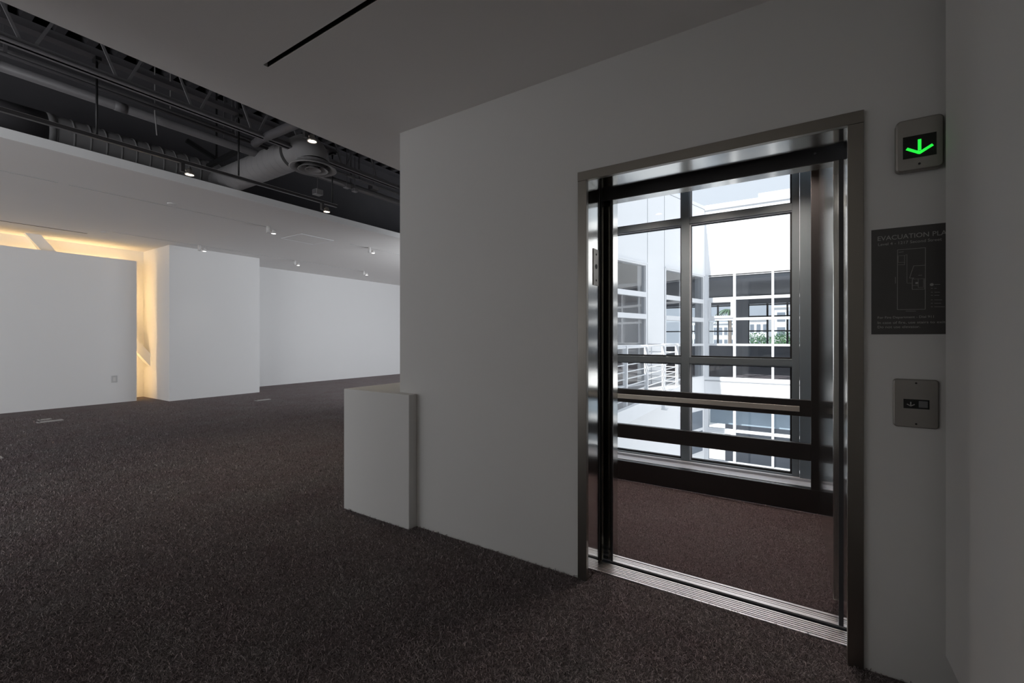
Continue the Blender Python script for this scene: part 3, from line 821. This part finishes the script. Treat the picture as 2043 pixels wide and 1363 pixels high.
cb = thing('call_button_panel', (0.40, YA, 1.095), 'steel elevator call button plate below the evacuation sign', 'call button')
rounded(0.331, 0.464, 1.003, 1.191, 0.012, YA - 0.010, YA, 0.004).build('face_plate', 'plate', cb)
MB().box(0.361, 0.436, YA - 0.0112, YA - 0.010, 1.077, 1.113).build('insert', 'screen', cb)
arrow(0.382, 1.085, 0.022, YA - 0.0115, 0.0032).build('arrow', 'print', cb)
MB().box(0.405, 0.431, YA - 0.0145, YA - 0.0112, 1.083, 1.108).build('button', 'button', cb, bevel=0.001)
for z in (1.176, 1.018):
    MB().tube([(0.398, YA - 0.011, z), (0.398, YA - 0.010, z)], 0.0035, 10).build('screw', 'gasket', cb)

SX0, SX1, SZ0, SZ1 = 0.264, 0.545, 1.366, 1.787
SY = YA - 0.004
sg = thing('evacuation_sign', (0.40, YA, 1.58), 'dark evacuation plan sign with a pale floor plan', 'sign')
MB().box(SX0, SX1, SY, YA, SZ0, SZ1).build('panel', 'sign', sg, bevel=0.0008)
def sgx(px, py): return at_y(px, py, SY)
def stext(s, size, px, py, wpx, name='lettering'):
    p = sgx(px, py); q = sgx(px + wpx, py)
    put_text(name, s, size, p.x, SY, p.z, 'print', sg, width=q.x - p.x)
stext('EVACUATION PLAN', 0.0255, 1751, 481, 151)
stext('Level 4 - 1217 Second Street', 0.0155, 1752, 491, 127)
stext('For Fire Department - Dial 911', 0.0130, 1751, 636, 112)
stext('In case of fire, use stairs to exit.', 0.0140, 1751, 646.5, 137)
stext('Do not use elevator.', 0.0140, 1751, 655, 85)
def C(x, y): return (1720 + x * 0.18349, 430 + y * 0.18342)      # crop of the sign -> photo
def plan_lines(pairs, w):
    m = MB()
    for (a, b) in pairs:
        p, q = sgx(*C(*a)), sgx(*C(*b))
        p.y = q.y = SY - 0.0004
        m.bar(p, q, 0.0008, w, up=(0, 0, 1)) if abs(p.x - q.x) > abs(p.z - q.z) else m.bar(p, q, w, 0.0008, up=(0, 1, 0))
    return m
def loop(pts, close=True):
    return [(pts[i], pts[(i + 1) % len(pts)]) for i in range(len(pts) if close else len(pts) - 1)]
plan_lines(loop([(385, 375), (688, 350), (686, 1020), (383, 1025)]), 0.0013).build('plan_outline', 'print', sg)
plan_lines(loop([(392, 440), (462, 435), (462, 510), (392, 512)]) + loop([(462, 435), (488, 425), (488, 735), (540, 737)], False) + loop([(392, 538), (462, 536), (462, 510)], False), 0.0008).build('plan_rooms', 'print', sg)
plan_lines(loop([(688, 540), (560, 548), (515, 682), (562, 680), (545, 692), (545, 804), (680, 801)], False), 0.0012).build('plan_rooms', 'print', sg)
plan_lines(loop([(610, 690), (668, 687), (668, 782), (610, 783)]) + loop([(545, 692), (610, 690)], False) + loop([(545, 762), (610, 762)], False) + [((680, 685), (680, 801))], 0.0008).build('plan_rooms', 'print', sg)
m = MB()
p = sgx(*C(593, 735)); m.box(p.x - 0.0035, p.x + 0.0035, SY - 0.0008, SY, p.z - 0.0035, p.z + 0.0035)
p = sgx(*C(757, 752)); m.tube([(p.x, SY - 0.0008, p.z), (p.x, SY, p.z)], 0.0055, 14)
m.build('plan_marker', 'print', sg)
pl = []
for yy, xx in ((750, 850), (793, 810), (835, 845), (868, 838), (918, 870), (955, 860), (993, 900)):
    pl.append(((785, yy), (xx, yy)))
    if yy != 750: pl.append(((748, yy), (768, yy)))
plan_lines(pl, 0.0014).build('legend_lines', 'print', sg)['kind'] = 'stuff'
plan_lines([((475, 1040), (585, 1040)), ((362, 670), (362, 740)), ((398, 400), (450, 396)), ((612, 652), (650, 650))], 0.0012).build('caption_lines', 'print', sg)['kind'] = 'stuff'

# ------------------------------------------------------------------ courtyard: slanted gallery facade
T0 = -10.4
bays = [(-9.9, -7.4), (-6.6, -3.752), (-2.720, -0.10)]
ZT = 5.825
fw = MB()
fw.fbox(T0, 0.0, -0.30, 0.0, 3.50, 5.95)
fw.fbox(T0, 0.0, -0.30, 0.0, -6.0, -1.0)
fw.fbox(T0, 0.0, -0.30, 0.0, -1.0, 0.0)
edges = [T0] + [e for b in bays for e in b] + [0.0]
for i in range(0, len(edges), 2):
    fw.fbox(edges[i], edges[i + 1], -0.30, 0.0, 0.0, 3.50)
wc = struct('wall_courtyard', fw, 'facade', 'white slanted courtyard facade with glazed bays')
for t in (-3.70, -2.735):
    MB().fbox(t - 0.010, t + 0.010, 0.0, 0.004, 0.0, 5.82).build('panel_joint', 'seam', wc)
MB().fbox(T0, 0.0, 0.0, 0.005, 5.815, 5.835).build('panel_joint', 'seam', wc)
tz_ = [(0.0, 0.05), (1.09, 1.165), (1.91, 2.05), (2.545, 2.685), (3.455, 3.50)]
for bi, (t0, t1) in enumerate(bays):
    MB().fbox(t0, t0 + 0.06, -0.12, 0.02, 0.0, 3.5).build('bay_jamb', 'white_metal', wc)
    MB().fbox(t1 - 0.06, t1, -0.12, 0.02, 0.0, 3.5).build('bay_jamb', 'white_metal', wc)
    for z0, z1 in tz_:
        MB().fbox(t0 + 0.06, t1 - 0.06, -0.12, 0.03, z0, z1).build('bay_transom', 'white_metal', wc)
    MB().fbox(t0 - 0.02, t1 + 0.02, 0.0, 0.06, 3.50, 3.54).build('bay_head', 'white_metal', wc)
    for (z0, z1) in zip([a[1] for a in tz_[:-1]], [a[0] for a in tz_[1:]]):
        MB().fbox(t0 + 0.06, t1 - 0.06, -0.06, -0.05, z0, z1).build('pane', 'glass_court', wc)
# lower window in the slanted facade near the corner
MB().fbox(-1.75, -0.12, 0.0, 0.02, -2.6, -1.05).build('lower_window_frame', 'white_metal', wc)
MB().fbox(-1.66, -0.22, 0.02, 0.026, -1.72, -1.13).build('lower_pane', 'far_window', wc)
MB().fbox(-1.66, -0.22, 0.02, 0.026, -2.52, -1.82).build('lower_pane', 'far_window', wc)

# ------------------------------------------------------------------ courtyard: facade across
YR = 16.5
ob = struct_root('wall_across', (0, YR, 0), 'white facade across the courtyard with gridded windows')
MB().box(-2.613, 9.0, YR, YR + 0.25, 3.515, 5.965).build('upper_wall', 'facade', ob)
MB().box(-2.613, 9.0, YR - 0.03, YR, 5.775, 5.80).build('parapet_line', 'seam', ob)
MB().box(-2.613, 9.0, YR - 0.02, YR + 0.25, -1.02, -0.01).build('spandrel', 'facade', ob)
MB().box(-2.613, 9.0, YR - 0.035, YR - 0.02, -0.13, -0.10).build('spandrel_joint', 'seam', ob)
MB().box(-2.613, 9.0, YR, YR + 0.25, -6.0, -4.4).build('lower_wall', 'facade', ob)
MB().box(-2.613, 9.0, YR - 0.02, YR + 0.01, 3.485, 3.52).build('window_head', 'seam', ob)
vx = [(-2.613, -2.484), (-1.722, -1.642), (-0.606, -0.540), (0.44, 0.51), (1.49, 1.56), (2.54, 2.61), (4.0, 4.07), (5.5, 5.57), (7.0, 7.07)]
for x0, x1 in vx:
    MB().box(x0, x1, YR - 0.03, YR + 0.12, -0.01, 3.515).build('mullion', 'white_metal', ob)
    MB().box(x0, x1, YR - 0.03, YR + 0.12, -4.4, -1.02).build('mullion', 'white_metal', ob)
rows = [(-0.01, 0.02), (1.094, 1.166), (1.956, 2.041), (2.650, 2.745), (3.47, 3.515)]
rows_low = [(-4.4, -4.3), (-2.9, -2.83), (-1.82, -1.735), (-1.06, -1.02)]
for i in range(len(vx) - 1):
    x0, x1 = vx[i][1], vx[i + 1][0]
    for rs in (rows, rows_low):
        for z0, z1 in rs:
            MB().box(x0, x1, YR - 0.02, YR + 0.10, z0, z1).build('transom', 'white_metal', ob)
        for (z0, z1) in zip([a[1] for a in rs[:-1]], [a[0] for a in rs[1:]]):
            MB().box(x0, x1, YR + 0.05, YR + 0.058, z0, z1).build('pane', 'glass_court', ob)
def casement(x0, x1, z0, z1, w, y):
    m = MB().box(x0, x0 + w, y - 0.045, y + 0.04, z0, z1).box(x1 - w, x1, y - 0.045, y + 0.04, z0, z1)
    m.box(x0 + w, x1 - w, y - 0.045, y + 0.04, z0, z0 + w).box(x0 + w, x1 - w, y - 0.045, y + 0.04, z1 - w, z1)
    m.build('casement_frame', 'white_metal', ob)
casement(-2.484, -1.722, 2.041, 2.650, 0.075, YR)
casement(-2.484, -1.722, -2.45, -1.82, 0.075, YR)
# rooftop unit behind the parapet
o = MB().box(-1.05, 2.2, 17.6, 19.5, 5.80, 6.42).build('rooftop_unit', 'far_wall')
tag(o, 'pale boxy rooftop unit rising above the courtyard parapet', 'rooftop unit')

# rooms behind that facade
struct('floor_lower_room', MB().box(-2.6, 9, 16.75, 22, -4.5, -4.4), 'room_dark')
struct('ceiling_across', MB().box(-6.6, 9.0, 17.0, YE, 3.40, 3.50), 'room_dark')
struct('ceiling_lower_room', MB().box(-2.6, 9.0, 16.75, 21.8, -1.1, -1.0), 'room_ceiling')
struct('wall_pale_band', MB().box(-2.48, 9.0, 16.80, 16.9, -1.62, -1.02), 'band', 'pale blue band in the lower room across the courtyard')  # pale blue strip across the top of the lower room
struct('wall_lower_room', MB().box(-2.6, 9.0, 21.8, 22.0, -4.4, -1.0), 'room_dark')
struct('wall_east', MB().box(9.0, 9.2, 16.5, YE, -6, ROOF), 'facade')
# far end wall with black windows
zt, zm, zl = at_y(1500, 606.5, YE).z, at_y(1500, 631.5, YE).z, at_y(1500, 660.5, YE).z
zbm = 0.95
xb = [at_y(1493, 650, YE).x, at_y(1531, 650, YE).x, at_y(1571, 650, YE).x, 1.9, 3.2]
xl = [-6.2, -4.9, at_y(1397, 650, YE).x, at_y(1411, 650, YE).x, at_y(1432, 650, YE).x, at_y(1466, 650, YE).x]
struct('wall_end_gallery', MB().box(-13, xl[0], YE, YE + 0.2, -1, ROOF), 'wall_white')
we = MB().box(xl[-1], xb[0], YE, YE + 0.2, -1, ROOF).box(xb[-1], 9.2, YE, YE + 0.2, -1, ROOF)
we.box(xl[0], xl[-1], YE, YE + 0.2, -1, zbm).box(xl[0], xl[-1], YE, YE + 0.2, zt, ROOF)
we.box(xb[0], xb[-1], YE, YE + 0.2, -1, zbm).box(xb[0], xb[-1], YE, YE + 0.2, zt, ROOF)
struct('wall_end', we, 'room_dark')
w3 = struct_root('window_3', (0, YE, zbm))
for xs in (xl, xb):
    for x in xs:
        MB().box(x - 0.04, x + 0.04, YE + 0.02, YE + 0.12, zbm, zt).build('bar', 'frame_black', w3)
    for z in (zbm, zl, zm, zt - 0.05):
        MB().box(xs[0], xs[-1], YE + 0.03, YE + 0.11, z - 0.03, z + 0.03).build('bar', 'frame_black', w3)
    for i in range(len(xs) - 1):
        MB().box(xs[i] + 0.04, xs[i + 1] - 0.04, YE + 0.06, YE + 0.07, zbm, zt).build('pane', 'glass', w3)
# pendant bulb in the lower room
pb = thing('pendant_lamp', (0, 17.8, -1.6), 'glass globe pendant lamp in the lower room across the courtyard', 'lamp')
c = at_y(1496, 843, 17.8)
MB().tube([(c.x, c.y, -1.1), (c.x, c.y, c.z + 0.1)], 0.008, 6).build('cord', 'black', pb)
sph = [(0.14 * math.sin(a), 0.14 * math.cos(a)) for a in [math.pi * k / 12 for k in range(13)]]
MB().lathe(c, sph, 20).build('globe', 'glass_court', pb)
MB().tube([(c.x, c.y, c.z - 0.03), (c.x, c.y, c.z + 0.08)], 0.02, 8).build('bulb', 'lamp_white', pb)

# ------------------------------------------------------------------ balcony with railing
XB = -2.78
struct('balcony_slab', MB().prism([(XB + 0.06, 6.75), (XB + 0.06, 13.05), (onf(-3.0, 0.02)[0] + 0.3, 14.6), onf(-1.2, 0.0)[:2], onf(-10.1, 0.0)[:2]], -0.16, 0.0), 'concrete', 'pale concrete balcony along the slanted facade')
struct('balcony_edge_beam', MB().box(XB + 0.06, XB + 0.16, 6.75, 13.05, -0.24, 0.03), 'white_metal')
ra = thing('balcony_railing', (XB, 9, 0), 'white metal balcony railing with many thin bars', 'railing')
py = [6.98, 8.446, 9.906, 11.45, 12.95]
for y in py:
    p = MB().prism_y([(XB - 0.035, 0.0), (XB + 0.035, 0.0), (XB + 0.045, 1.0), (XB + 0.045, 1.20), (XB - 0.045, 1.20), (XB - 0.045, 1.06)], y - 0.03, y + 0.03)
    p.build('post', 'white_metal', ra)
for z in (0.12, 0.26, 0.40, 0.54, 0.68, 0.82, 0.96):
    MB().tube([(XB - 0.02, 6.75, z), (XB - 0.02, 12.95, z)], 0.012, 8).build('bar', 'white_metal', ra)
MB().tube([(XB, 6.75, 1.17), (XB, 12.95, 1.17)], 0.028, 10).build('top_rail', 'white_metal', ra)
rb = thing('cross_railing', (-3.1, 12.95, 0), 'short white railing closing the end of the balcony', 'railing')
xe = onf((12.95 - 16.5) / U.y, 0)[0]
for z in (0.12, 0.26, 0.40, 0.54, 0.68, 0.82, 0.96):
    MB().tube([(XB - 0.05, 12.98, z), (xe + 0.02, 12.98, z)], 0.012, 8).build('bar', 'white_metal', rb)
MB().tube([(XB - 0.05, 12.98, 1.17), (xe + 0.02, 12.98, 1.17)], 0.024, 10).build('top_rail', 'white_metal', rb)
MB().tube([(xe + 0.1, 12.98, 0), (xe + 0.1, 12.98, 1.17)], 0.02, 8).build('post', 'white_metal', rb)
bk = thing('slab_bracket', (XB + 0.2, 9.2, -0.3), 'white angled bracket under the balcony edge', 'bracket')
MB().box(XB + 0.16, XB + 0.24, 10.6, 10.7, -0.30, -0.10).build('plate', 'white_metal', bk)
MB().box(XB + 0.16, XB + 0.30, 10.55, 10.75, -0.33, -0.30).build('foot', 'white_metal', bk)
# court paving far below
struct('ground_court', MB().box(-14, 30, 4.6, 130, -8.2, -8.0), 'ground')

# ------------------------------------------------------------------ beyond: neighbours and trees
def house(px0, px1, py_top, py_bot, y, depth, label, rows_, cols, mat='far_wall'):
    a, b = at_y(px0, py_top, y), at_y(px1, py_bot, y)
    t = thing('neighbour_building', ((a.x + b.x) / 2, y, -12), label, 'building', 'buildings beyond the courtyard')
    MB().box(a.x, b.x, y, y + depth, -12.0, a.z).build('wall', mat, t)
    MB().box(a.x - 0.15, b.x + 0.15, y - 0.15, y + depth, a.z, a.z + 0.18).build('parapet', 'white_metal', t)
    W = (b.x - a.x)
    for r in range(rows_):
        for c_ in range(cols):
            x0 = a.x + W * (c_ + 0.2) / cols; x1 = a.x + W * (c_ + 0.8) / cols
            z1 = a.z - 0.5 - r * 1.5
            MB().box(x0, x1, y - 0.04, y + 0.02, z1 - 0.9, z1).build('window', 'far_window', t)
    return t
house(1545, 1572, 614, 700, 52, 8, 'white tower block with stacked windows seen through the offices', 5, 1)
house(1494, 1533, 639, 700, 58, 8, 'low white apartment building left of the tower block', 2, 3)
house(1375, 1400, 640, 700, 50, 8, 'pale building seen through the corner bay', 3, 3)
house(1412, 1464, 646, 700, 60, 8, 'grey white terrace of flats behind the palm', 3, 5)
def leafy(name, c, r, n, size, mat, label, cat, group):
    t = thing(name, (c[0], c[1], -12), label, cat, group)
    ps = RNG.normal(size=(n, 3)); ps /= np.linalg.norm(ps, axis=1)[:, None]
    ps *= (RNG.random((n, 1)) ** 0.4)
    ps = ps * np.array(r) + np.array(c)
    m = MB()
    for p in ps:
        d1 = RNG.normal(size=3); d1 /= np.linalg.norm(d1); d2 = RNG.normal(size=3); d2 -= d1 * d1.dot(d2); d2 /= np.linalg.norm(d2)
        s = size * (0.6 + 0.8 * RNG.random())
        m.add([p - d1 * s, p + d2 * s * 0.5, p + d1 * s, p - d2 * s * 0.5], [(0, 1, 2, 3)])
    me = bpy.data.meshes.new('foliage'); me.from_pydata(m.v, [], m.f); me.materials.append(M[mat])
    o = bpy.data.objects.new('foliage', me); COL.objects.link(o); o.parent = t; o.matrix_parent_inverse = t.matrix_basis.inverted()
    o['kind'] = 'stuff'
    MB().tube([(c[0], c[1], -12), (c[0], c[1], c[2])], [0.25, 0.12], 8).build('trunk', 'bark', t)
    return t
p = at_y(1510, 678, 42); leafy('leafy_tree', (p.x, p.y, p.z - 0.9), (1.6, 1.4, 1.5), 3200, 0.075, 'leaf', 'dense rounded green tree before the low white apartments', 'tree', 'trees beyond')
p = at_y(1566, 676, 47); leafy('leafy_tree', (p.x, p.y, p.z - 0.8), (1.5, 1.4, 1.5), 3200, 0.075, 'leaf', 'bright green tree before the white tower block', 'tree', 'trees beyond')
o = MB().prism_y([(-0.9, 0.75), (0.2, 0.75), (-0.35, 1.25)], 46, 50).build('gable_roof', 'roof_red'); o.location = (at_y(1552, 670, 46).x, 0, -0.4)
tag(o, 'brown gabled roof between the two green trees', 'roof')
pc = at_y(1455, 618, 40)
pt = thing('palm_tree', (pc.x, 40, -12), 'tall palm tree seen through the casement window', 'palm')
MB().tube([(pc.x, 40, -12), (pc.x + 0.05, 40, pc.z)], [0.2, 0.13], 10).build('trunk', 'bark', pt)
for k in range(16):
    a = 2 * math.pi * k / 16; L = 1.0 + 0.3 * random.random(); m = MB(); pr = None
    for j in range(7):
        s = j / 6; rr_ = L * s; z = pc.z + 0.45 * s - 1.35 * s * s * (0.7 + 0.6 * ((k * 7) % 5) / 5)
        q = Vector((pc.x + rr_ * math.cos(a), 40 + rr_ * math.sin(a), z)); w = 0.07 * math.sin(math.pi * min(1, s * 0.9 + 0.12))
        sd_ = Vector((-math.sin(a), math.cos(a), 0)) * w
        if pr: m.add([pr[0] - pr[1] - Vector((0, 0, .06)), pr[0], q, q - sd_ - Vector((0, 0, .06))], [(0, 1, 2, 3)]).add([pr[0] + pr[1] - Vector((0, 0, .06)), pr[0], q, q + sd_ - Vector((0, 0, .06))], [(0, 1, 2, 3)])
        pr = (q, sd_)
    m.build('frond', 'palm', pt)

# ------------------------------------------------------------------ carpet pile
def pile(name, n, pts, size, mat, label, zlift=0.0):
    """pts (n,2), size (n,) -> curled ribbons with two joints"""
    n = len(pts)
    an = RNG.random(n) * 2 * np.pi
    d = np.stack([np.cos(an), np.sin(an), np.zeros(n)], 1)
    sd = np.stack([-np.sin(an), np.cos(an), np.zeros(n)], 1)
    L = size * (0.6 + 0.8 * RNG.random(n)); w = size * 0.055
    base = np.stack([pts[:, 0], pts[:, 1], np.full(n, -0.001 + zlift)], 1)
    curl = (RNG.random(n) - 0.5) * 0.7
    up = np.array([0, 0, 1.0])
    h = (0.25 + 0.45 * RNG.random(n))
    p1 = base + d * (L * 0.45)[:, None] + up * (L * h * 0.9)[:, None] + sd * (L * curl * 0.3)[:, None]
    p2 = base + d * (L * 0.95)[:, None] + up * (L * h * 0.65)[:, None] + sd * (L * curl)[:, None]
    W = w[:, None]
    V = np.stack([base - sd * W, base + sd * W, p1 - sd * W, p1 + sd * W, p2], 1).reshape(-1, 3)
    o5 = (np.arange(n) * 5)[:, None]
    quads = o5 + np.array([[0, 1, 3, 2]]); tris = o5 + np.array([[2, 3, 4]])
    loops = np.concatenate([quads, tris], 1).reshape(-1)
    starts = (np.arange(n) * 7)[:, None] + np.array([[0, 4]])
    tot = np.tile([4, 3], n)
    me = bpy.data.meshes.new(name)
    me.vertices.add(n * 5); me.vertices.foreach_set('co', V.astype(np.float32).ravel())
    me.loops.add(n * 7); me.loops.foreach_set('vertex_index', loops.astype(np.int32))
    me.polygons.add(n * 2); me.polygons.foreach_set('loop_start', starts.astype(np.int32).ravel())
    try: me.polygons.foreach_set('loop_total', tot.astype(np.int32))
    except Exception: pass
    at = me.attributes.new('shade', 'FLOAT', 'POINT')
    sh = np.clip(RNG.normal(0.48, 0.24, n), 0, 1)
    at.data.foreach_set('value', np.repeat(sh, 5).astype(np.float32))
    me.update(calc_edges=True); me.validate()
    me.materials.append(M[mat])
    o = bpy.data.objects.new(name, me); COL.objects.link(o)
    tag(o, label, 'carpet', kind='stuff')
    return o
# lobby and near gallery: density falls with distance, like the eye sees it
N = 460000
u = RNG.random(N); dep = 1.45 * (11.5 / 1.45) ** u
lat = (RNG.random(N) * 2 - 1) * 1.20 * dep
px_ = FWD.x * dep + RGT.x * lat; py_ = FWD.y * dep + RGT.y * lat
ok = ((py_ < 2.40) & (px_ < 0.78) & ~((px_ > -2.449) & (py_ > YA - 0.004) & ~((px_ > JL) & (px_ < JR)))) | ((px_ < -3.005) & (py_ >= 2.40))
ok &= ~((px_ > -3.0) & (px_ < -2.278) & (py_ > 2.208))
ok &= ~((py_ > YA - 0.016) & (px_ > -1.02) & (px_ < JL)) & ~((py_ > YA - 0.016) & (px_ > JR) & (px_ < 0.239))
ok &= (py_ < 6.55) | ((px_ - P0.x) * N_F.x + (py_ - P0.y) * N_F.y < -0.33)
ok &= (px_ > -11.2) & (RNG.random(N) < np.clip((11.2 - dep) / 5.5, 0, 1))
P = np.stack([px_[ok], py_[ok]], 1)
pile('carpet_pile', 0, P, np.clip(0.013 + 0.003 * dep[ok], 0.016, 0.027), 'fibre', 'shaggy charcoal carpet pile covering the lobby floor')
N2 = 80000
P2 = np.stack([-1.70 + RNG.random(N2) * 1.89, 2.66 + RNG.random(N2) * 1.43], 1)
pile('carpet_pile', 0, P2, np.full(N2, 0.014), 'car_fibre', 'short maroon grey carpet pile inside the elevator car')
